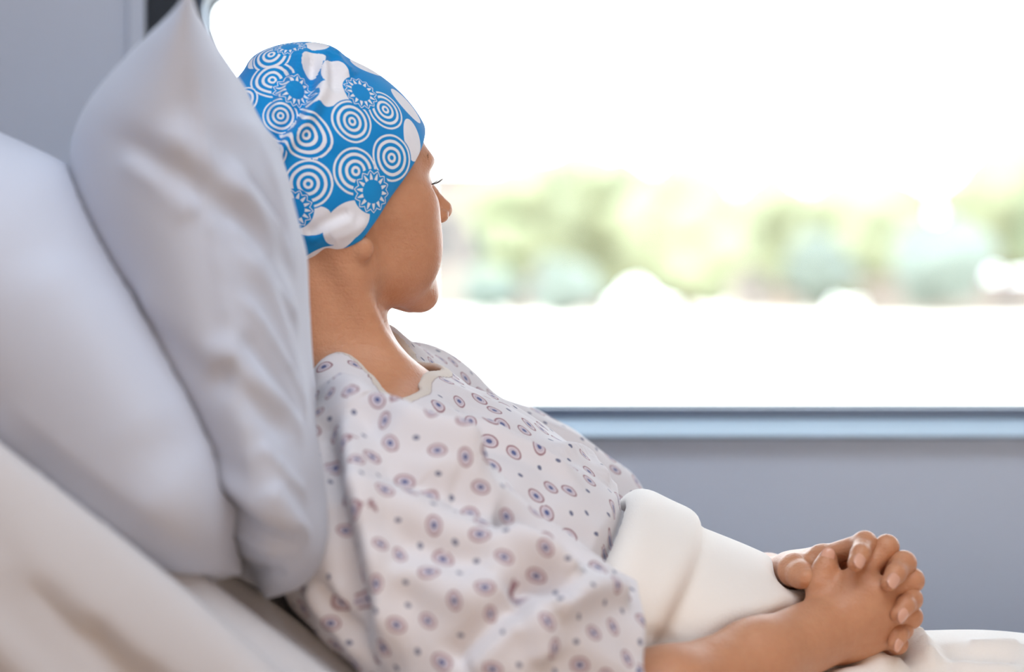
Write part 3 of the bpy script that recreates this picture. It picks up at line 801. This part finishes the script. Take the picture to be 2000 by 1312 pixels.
# fingernails
def nail(tip, dip, r, outward, w=0.0062, l=0.0075):
    d = nrm(tip - dip); o = np.asarray(outward, float); o = nrm(o - d * (o @ d)); s = np.cross(d, o)
    V = []; n = 9
    for lay in (0, 1):
        for i in range(n):
            for j in range(n):
                u, v = i / (n - 1) * 2 - 1, j / (n - 1) * 2 - 1
                x = u * math.sqrt(1 - v * v / 2); y = v * math.sqrt(1 - u * u / 2)
                rr = r + 0.0007 - lay * 0.0012
                a = x * w / r
                V.append(tip + d * (y * l + 0.0005) + rr * (math.cos(a) * o + math.sin(a) * s) - o * (0.0012 * max(0, y) ** 2))
    F = []
    for i in range(n - 1):
        for j in range(n - 1):
            q = (i * n + j, (i + 1) * n + j, (i + 1) * n + j + 1, i * n + j + 1); F.append(q); F.append(tuple(n * n + a for a in q[::-1]))
    bd = [(i, 0) for i in range(n)] + [(n - 1, j) for j in range(1, n)] + [(i, n - 1) for i in range(n - 2, -1, -1)] + [(0, j) for j in range(n - 2, 0, -1)]
    for a, b in zip(bd, bd[1:] + bd[:1]):
        p, q = a[0] * n + a[1], b[0] * n + b[1]; F.append((q, p, n * n + p, n * n + q))
    mesh_obj('fingernail', V, F, M_NAIL, body)
for i in range(4): nail(LH['tip'][i], LH['dip'][i], RAD[i][3], (0.35, -1, 0.25) if i < 2 else (0.9, -0.75, 0.1), 0.0058 - 0.0006 * (i == 3))
nail(K(912, 385, 14), K(890, 470, 12), 0.0078, (-0.1, -0.8, 0.6), 0.0066, 0.008)

# eyelashes and eyebrow of the visible eye, as fine hairs
def hairs(name, roots, dirs, lens, r, curl):
    Vs = []; Fs = []; o = 0
    for p, d, L in zip(roots, dirs, lens):
        t = np.linspace(0, 1, 5)[:, None]; path = p + d * L * t + curl * L * t * t
        V, F = tube(path, r * (1 - 0.85 * t[:, 0]), 4); Vs.append(V); Fs += [tuple(a + o for a in f) for f in F]; o += len(V)
    return mesh_obj(name, np.concatenate(Vs), Fs, M_HAIR, body)
for sgn in (1, -1):
    ro = []; di = []; le = []
    for k in range(34):
        a = math.radians(-62 + 124 * k / 33 + random.uniform(-2, 2))
        p = np.array((79 + 13.3 * math.cos(a), sgn * (32 + 14.0 * math.sin(a)), 9.5))
        ro.append(from_head(p)); di.append(nrm(from_head(p + np.array((1.0 * math.cos(a) + 0.35, sgn * (math.sin(a) * 0.9 + 0.25), -0.15))) - from_head(p))); le.append(random.uniform(0.008, 0.0125))
    hairs('eyelashes', ro, di, le, 0.0003, hu * 0.45)
    ro = []; di = []; le = []
    for k in range(70):
        t = random.random(); p = np.array((97 - 12 * t ** 1.6, sgn * (14 + 34 * t), 30 + 5 * math.sin(t * 2.4) + random.uniform(-2.2, 2.2)))
        ro.append(from_head(p)); di.append(nrm(from_head(p + np.array((0.1 - 0.5 * t, sgn * 1.0, 0.35 - 0.5 * t))) - from_head(p))); le.append(random.uniform(0.005, 0.008))
    hairs('eyebrow', ro, di, le, 0.0002, hf * 0.0)

# ---- headscarf
def scarf_edge(f, r):
    return np.interp(f, [-100, -60, -38, 3, 20, 45, 94, 120], [-48, -46, -42, -29, -13, 11, 58, 64])
def scarf(P):
    q = to_head(P)
    d = ell(q, (0, 0, 41), (99, 76, 90))
    d = smin(d, ell(q, (48, 0, 27), (53, 63, 58)), 25)
    d = smin(d, ell(np.column_stack((q[:, 0], np.abs(q[:, 1]), q[:, 2])), (-4, 66, 0), (27, 11, 36)), 24)
    d = smin(d, ell(q, (-36, 0, -12), (56, 58, 46)), 20)
    d = smin(d, ell(q, (-8, 8, 126), (34, 26, 13)), 22)                    # bunched cloth on the crown
    cut = scarf_edge(q[:, 0], q[:, 1]) - q[:, 2]
    return smax(d - 1.0, cut * 0.72, 2.5) / 1000
SV, SQ = mesh_sdf(scarf, HO + (-0.15, -0.14, -0.07), HO + (0.14, 0.14, 0.17), 0.0019)
SV = apply_folds(SV, SQ, [
    ([(626, 70), (634, 120), (630, 175), (602, 228), (566, 275), (535, 325)], 6, 8), ([(604, 78), (612, 125), (604, 178), (578, 225), (545, 265), (522, 310)], 5, -7),
    ([(640, 85), (662, 125), (692, 150)], 8, 5), ([(650, 100), (645, 140), (650, 185)], 6, -4), ([(588, 84), (582, 130), (558, 180), (525, 235)], 6, 5),
    ([(655, 150), (662, 220), (648, 310)], 12, 2.5), ([(560, 130), (540, 180), (505, 230)], 7, -3.5),
    ([(600, 480), (640, 450), (700, 425)], 6, 3), ([(598, 462), (640, 434), (690, 410)], 5, -2.6), ([(640, 470), (690, 450), (722, 428)], 5, 2.4)])
scf = mesh_obj('headscarf', SV, SQ, M_SCARF, person)
scf['label'] = 'blue cotton headscarf printed with white rings and flowers'
sb = bvh_of(SV, SQ)
RINGS = [(598, 263, 46), (688, 237, 43), (753, 214, 42), (695, 334, 46), (765, 308, 46), (602, 359, 46), (532, 156, 42), (530, 106, 40), (462, 140, 42), (470, 198, 36), (548, 226, 34), (524, 300, 34)]
FLOW = [(705, 180, 38), (728, 374, 42), (578, 175, 36), (574, 408, 38), (566, 90, 32)]
PET = [(655, 152, 28, 42, 12), (795, 205, 26, 44, -20), (678, 432, 52, 32, -28), (604, 130, 26, 30, 0), (562, 238, 22, 32, 20), (498, 120, 24, 16, 0)]
PET2 = [(714, 131, 40, 28, 28), (806, 272, 24, 44, 15), (612, 432, 36, 26, -20), (618, 182, 20, 34, 20), (620, 88, 30, 20, 0), (640, 487, 66, 9, -8)]
def motif_layer(me, name, items, scale_of):
    """per face: the nearest motif of this kind; corner coordinates measured in that motif's own tangent frame"""
    fr = []
    for it in items:
        h = hit(sb, it[0], it[1])
        if h is None: continue
        p, n = h; n = n if n @ (p - HO) > 0 else -n
        t1 = nrm(np.cross(hu, n)); t2 = np.cross(n, t1)
        a = math.radians(it[4]) if len(it) > 4 else 0
        e1 = math.cos(a) * t1 - math.sin(a) * t2; e2 = math.sin(a) * t1 + math.cos(a) * t2
        s = 1 / 2330
        rx = it[2] * s; ry = (it[3] if len(it) > 3 else it[2]) * s
        fr.append((p, e1 / rx, e2 / ry, 0.5 * (rx + ry)))
    # the same print carried on over the rest of the cloth
    extra = []
    for k in range(400):
        j = RNG.integers(len(SV)); p = SV[j]
        if all(np.linalg.norm(p - f[0]) > scale_of for f in fr) and (p - HO) @ np.array((0.3, -1, 0.1)) < -0.02:
            n = nrm(p - HO); t1 = nrm(np.cross(hu, n)); t2 = np.cross(n, t1); r = 0.018 if len(items[0]) < 5 else 0.015
            fr.append((p, t1 / r, t2 / r, r))
    cen = SV[SQ].mean(1)
    D = np.stack([np.linalg.norm(cen - f[0], axis=1) / f[3] for f in fr], 1); who = D.argmin(1)
    C = np.array([f[0] for f in fr])[who]; E1 = np.array([f[1] for f in fr])[who]; E2 = np.array([f[2] for f in fr])[who]
    d = SV[SQ] - C[:, None]
    uv = np.stack(((d * E1[:, None]).sum(-1), (d * E2[:, None]).sum(-1)), -1)
    L = np.linalg.norm(d, axis=-1); pl = np.linalg.norm(uv, axis=-1) 
    lay = me.uv_layers.new(name=name); lay.data.foreach_set('uv', uv.reshape(-1).astype(np.float32))
motif_layer(scf.data, 'ring', RINGS, 0.045); motif_layer(scf.data, 'flower', FLOW, 0.075); motif_layer(scf.data, 'petal', PET, 0.055); motif_layer(scf.data, 'petal_b', PET2, 0.3)

# ---- gown
SLV = [W(684, 955, -0.172), W(790, 1090, -0.225), W(960, 1260, -0.25), W(1105, 1330, -0.23), W(1330, 1330, -0.195)]
SLR = [0.066, 0.088, 0.094, 0.080, 0.066]
LSL = [LS, W(1040, 945, 0.20), W(1150, 1015, 0.215)]
def gown_solid(P):
    d = chain(P, [U0, C1, C2, C3, C4], [0.080, 0.143, 0.165, 0.160, 0.16], 0.02, TN, 1.5)
    d = smin(d, cone(P, U0 + (0, 0.03, 0), LS, 0.055, 0.052), 0.04)
    d = smin(d, cone(P, W(745, 690, 0.065), LS, 0.026, 0.050), 0.03)                    # far shoulder up to the neck
    d = smin(d, cone(P, W(662, 756, -0.085), RS, 0.026, 0.062), 0.02)                   # near shoulder, cloth bunched at the neck
    d = smin(d, cone(P, W(625, 930, -0.03), W(690, 1110, -0.02), 0.07, 0.10), 0.04)
    d = smin(d, chain(P, LSL, [0.052, 0.060, 0.060], 0.02), 0.03)
    d = smin(d, chain(P, SLV, SLR, 0.03), 0.028)
    return smax(d, 0.004 - bed_top(P), 0.02)
SAX = nrm(np.array((0.97, 0.12, -0.1))); SEND = W(1215, 1240, -0.19)
def neck_hole(P):
    h = cone(P, NT_, W(716, 752, -0.005), 0.055, 0.058)
    h = smin(h, cone(P, W(735, 730, -0.01), W(805, 762, -0.010), 0.045, 0.020), 0.02)
    return smin(h, cone(P, W(722, 712, -0.035), W(766, 752, -0.080), 0.046, 0.022), 0.03)
def gown(P):
    d = gown_solid(P)
    shell = smax(d, -(d + 0.0062), 0.0015)
    hole = neck_hole(P)
    shell = smax(shell, -hole, 0.004)
    cut = (P - SEND) @ SAX                                                              # sleeve opening
    near = cone(P, SLV[3], SLV[4], 0.12, 0.12)
    shell = smax(shell, np.minimum(cut, 0.02 - near) if False else np.where(near < 0.01, cut, -1.0), 0.003)
    return shell
GV, GQ = main_piece(*mesh_sdf(gown, (-0.36, -0.36, 0.66), (0.26, 0.32, 1.13), 0.0026, margin=0.015))
FOLDS = [
    ([(640, 735), (700, 800), (780, 840), (870, 870), (960, 915), (1060, 965), (1130, 1010), (1190, 1075)], 14, 23),
    ([(660, 760), (680, 850), (700, 960), (730, 1080), (760, 1200), (790, 1310)], 13, 18),
    ([(640, 800), (650, 900), (665, 1010), (690, 1130), (730, 1290)], 12, -14),
    ([(780, 780), (880, 815), (980, 850), (1080, 905), (1150, 960)], 12, 7),
    ([(850, 770), (950, 815), (1050, 870), (1140, 925)], 9, -5),
    ([(980, 985), (1050, 1010), (1110, 1050), (1150, 1110)], 16, -24),
    ([(700, 870), (850, 925), (950, 970), (1050, 1025), (1130, 1085)], 20, -19),
    ([(905, 890), (910, 950), (930, 1000), (975, 1035)], 5, -3.5),
    ([(980, 1010), (1040, 1060), (1090, 1100), (1130, 1140)], 12, 16),
    ([(990, 1160), (1030, 1120), (1090, 1125), (1130, 1150)], 14, -10),
    ([(870, 1310), (930, 1250), (990, 1190), (1030, 1150)], 12, -17), ([(900, 1312), (960, 1255), (1020, 1200)], 9, 8),
    ([(1060, 1200), (1120, 1165), (1190, 1150), (1235, 1180)], 11, 13), ([(1020, 1180), (1050, 1230), (1070, 1300)], 12, 9),
    ([(700, 1000), (800, 1060), (900, 1090), (980, 1090)], 16, -9), ([(760, 1100), (860, 1150), (950, 1160)], 15, 8),
    ([(590, 1130), (640, 1200), (720, 1290)], 8, 7), ([(610, 1120), (670, 1210), (750, 1310)], 7, -6), ([(640, 1120), (700, 1210), (775, 1312)], 7, 5),
    ([(1000, 1168), (1030, 1136), (1080, 1140), (1115, 1168)], 9, -16), ([(1080, 880), (1130, 880), (1165, 910), (1190, 955)], 8, 5), ([(650, 690), (690, 690), (705, 720), (720, 760), (760, 785)], 7, 5),
    ([(745, 640), (760, 680), (790, 730), (840, 750)], 4, 2.5), ([(800, 690), (860, 745), (930, 790)], 10, -4),
]
gg = grad(gown_solid, GV); gg /= np.maximum(np.linalg.norm(gg, axis=1), 1e-6)[:, None]
GV = apply_folds(GV, GQ, FOLDS, D=gg)
rim = neck_hole(GV); GV = GV + gg * (0.0012 * ((rim < 0.010) & (rim > -0.01)))[:, None]
wv = 0.0016 * np.sin(GV @ np.array((70, 40, 55)) + 2 * np.sin(GV @ np.array((-31, 50, 44)))) ; GV = GV + gg * wv[:, None]
gw = mesh_obj('gown', GV, GQ, M_GOWN, person); gw['label'] = 'white hospital gown printed with small eye shaped motifs and dots'
def gown_print():
    cen = GV[GQ].mean(1); nrm_f = np.cross(GV[GQ[:, 2]] - GV[GQ[:, 0]], GV[GQ[:, 3]] - GV[GQ[:, 1]])
    nrm_f /= np.maximum(np.linalg.norm(nrm_f, axis=1), 1e-12)[:, None]
    order = RNG.permutation(len(cen)); cell = 0.0178; grid = {}; pts = []
    for i in order[:60000]:
        p = cen[i]; k = tuple((p / cell).astype(int)); ok = True
        for a in (-1, 0, 1):
            for b in (-1, 0, 1):
                for c in (-1, 0, 1):
                    for j in grid.get((k[0] + a, k[1] + b, k[2] + c), ()):
                        if ((cen[j] - p) ** 2).sum() < cell * cell: ok = False; break
        if ok: grid.setdefault(k, []).append(i); pts.append(i)
    kd = KDTree(len(pts))
    for n, i in enumerate(pts): kd.insert(cen[i], n)
    kd.balance()
    # neighbours alternate between large eyes and small dots
    kindv = -np.ones(len(pts))
    for n, i in enumerate(pts):
        nb = [kindv[m[1]] for m in kd.find_n(cen[i], 5) if kindv[m[1]] >= 0]
        big = sum(x > 0.5 for x in nb); kindv[n] = 1.0 if big <= 2 and random.random() < 0.8 else 0.0
    who = np.array([kd.find(c)[1] for c in cen])
    ci = np.array(pts)[who]; C = cen[ci]; Nn = nrm_f[ci]
    axis = nrm(C2 - U0); ang = RNG.uniform(-0.9, 0.9, len(pts))[who]
    t1 = axis - Nn * (Nn @ axis)[:, None]; t1 /= np.maximum(np.linalg.norm(t1, axis=1), 1e-6)[:, None]; t2 = np.cross(Nn, t1)
    e1 = np.cos(ang)[:, None] * t1 + np.sin(ang)[:, None] * t2; e2 = -np.sin(ang)[:, None] * t1 + np.cos(ang)[:, None] * t2
    R = 0.0071 * RNG.uniform(0.9, 1.12, len(pts))[who]
    d = (GV[GQ] - C[:, None]) / R[:, None, None]
    uv = np.stack(((d * e1[:, None]).sum(-1), (d * e2[:, None]).sum(-1)), -1)
    gw.data.uv_layers.new(name='motif').data.foreach_set('uv', uv.reshape(-1).astype(np.float32))
    kk = np.repeat(kindv[who][:, None], 4, 1); gw.data.uv_layers.new(name='kind').data.foreach_set('uv', np.stack((kk, rim[GQ] * 100), -1).reshape(-1).astype(np.float32))
gown_print()

# ================================================================== THE BLANKET
def blanket(P):
    d = blanket_lap(P)
    pl = (P - BE) @ BAX
    arms = np.full(len(P), 1.0); m = (P[:, 0] < 0.40) & (P[:, 2] > 0.74)
    if m.any():
        q = P[m]; sl = smax(chain(q, SLV, SLR, 0.03) - 0.010, (q - SEND) @ SAX - 0.006, 0.004)
        arms[m] = np.minimum(np.minimum(right_arm(q), left_arm(q)), np.minimum(sl, chain(q, LSL, [0.052, 0.060, 0.060], 0.02) - 0.006))
    d = smax(d, 0.003 - arms, 0.012)                      # pressed in where the arms and hands lie
    body_ = smax(d, -(pl - 0.004), 0.01)
    cuff = smax(smax(d - 0.013, -pl, 0.022), pl - 0.066, 0.020)
    out = smin(body_, cuff, 0.004)
    out = smax(out, -(d + 0.015), 0.004)                  # a cover, not a block
    return smax(out, HZ + 0.003 - P[:, 2], 0.004)
KV, KQ = main_piece(*mesh_sdf(blanket, (0.0, -0.52, 0.60), (1.50, 0.52, 1.03), 0.0052, margin=0.03))
KV = apply_folds(KV, KQ, [
    ([(1250, 1228), (1300, 1246), (1345, 1264)], 3.5, -2.5), ([(1246, 1240), (1300, 1262), (1330, 1275)], 3.5, -2.0),
    ([(1740, 1242), (1770, 1238), (1800, 1262), (1826, 1312)], 9, 14), ([(1620, 1300), (1680, 1290), (1740, 1300), (1780, 1312)], 9, 9),
    ([(1835, 1262), (1900, 1282), (2000, 1286)], 11, -7), ([(1850, 1300), (1930, 1304), (2000, 1308)], 11, 6), ([(1600, 1312), (1650, 1285), (1690, 1295)], 8, 7), ([(1880, 1262), (1940, 1258), (2000, 1256)], 10, 5), ([(1700, 1250), (1740, 1275), (1760, 1305)], 9, -6)])
bk = mesh_obj('blanket', KV, KQ, M_BLANKET); tag(bk, 'thick white blanket with turned down cuff over the woman\'s lap', 'blanket')

# ================================================================== CONTACT: soft things give way where they touch
def march(V, fn, eps, dr, most=0.16):
    """how far each point must travel along dr to leave the body"""
    lo, hi = np.array((-0.36, -0.36, 0.66)), np.array((0.26, 0.34, 1.42))
    t = np.zeros(len(V)); live = np.nonzero(((V > lo) & (V < hi)).all(1))[0]
    for _ in range(14):
        if not len(live): break
        d = fn(V[live] + t[live, None] * dr); k = d < eps
        live = live[k]; t[live] = np.minimum(t[live] + (eps - d[k]) + 0.0005, most)
    return t
def press(V, nu, nv, dr):
    """dent a pillow away from the woman; its far side follows so that it keeps some filling"""
    t = march(V, person_solid, 0.002, dr); n = nu * nv
    full = np.zeros((2, nu, nv)); pos = np.zeros((2, nu, nv, 3))
    full[0] = t[:n].reshape(nu, nv); pos[0] = V[:n].reshape(nu, nv, 3); full[1], pos[1] = full[0], pos[0]
    full[1, 1:-1, 1:-1] = t[n:].reshape(nu - 2, nv - 2); pos[1, 1:-1, 1:-1] = V[n:].reshape(nu - 2, nv - 2, 3)
    th = np.linalg.norm(pos[0] - pos[1], axis=-1); a, b = full
    a2 = np.maximum(a, b - np.maximum(th - 0.03, 0)); b2 = np.maximum(b, a - np.maximum(th - 0.03, 0))
    inner = np.ones((nu, nv), bool); inner[0] = inner[-1] = False; inner[:, 0] = inner[:, -1] = False
    tt = np.concatenate((np.where(inner, a2, a).ravel(), b2[1:-1, 1:-1].ravel()))
    return V + tt[:, None] * dr
def push_mesh(V, A, F, eps):
    t = bvh_of(A, F); lo, hi = A.min(0) - eps, A.max(0) + eps
    for i in np.nonzero(((V > lo) & (V < hi)).all(1))[0]:
        l, n, _, _ = t.find_nearest(Vector(V[i]), 0.12)
        if l is not None and (Vector(V[i]) - l).dot(n) < eps: V[i] = np.array(l + n * eps)
    return V
def ease(V0, V, F, it=6):
    """smooth only what was moved"""
    m = np.linalg.norm(V - V0, axis=1) > 0.0005
    for _ in range(it):
        S = laplace(V, F, 1, 0.5); V[m] = S[m]
    return V
def set_verts(o, V):
    o.data.vertices.foreach_set('co', V.astype(np.float32).ravel()); o.data.update()
def person_solid(P): return np.minimum(np.minimum(upper_body(P), scarf(P)), np.minimum(gown_solid(P) - 0.012, right_arm(P)))
tor = chain(GV, [U0, C1, C2, C3, C4], [0.080, 0.143, 0.165, 0.160, 0.16], 0.02, TN, 1.5)
slv = np.minimum(chain(GV, SLV, SLR, 0.03), chain(GV, LSL, [0.052, 0.060, 0.060], 0.02))
G2 = tuck(push_mesh(GV.copy(), REST[0], REST[1], 0.002), 0.0, tor < slv); set_verts(gw, G2)
BACK = nrm((-1, 0, 0.15))
P1 = ease(pv, press(pv, 210, 230, BACK), pf, 4); P1 = push_mesh(P1, REST[0], REST[1], 0.002)
for _ in range(2):
    P1 = P1 + march(P1, person_solid, 0.002, BACK)[:, None] * BACK; P1 = push_mesh(P1, REST[0], REST[1], 0.002)
set_verts(pr, P1)
P2 = ease(pv2, push_mesh(pv2.copy(), P1, pf, 0.002), pf2, 3); P2 = ease(pv2, push_mesh(P2, REST[0], REST[1], 0.002), pf2, 3)
P2 = push_mesh(P2, P1, pf, 0.002); P2 = P2 + march(P2, person_solid, 0.002, BACK)[:, None] * BACK
P2 = push_mesh(P2, REST[0], REST[1], 0.002); set_verts(pr2, P2)
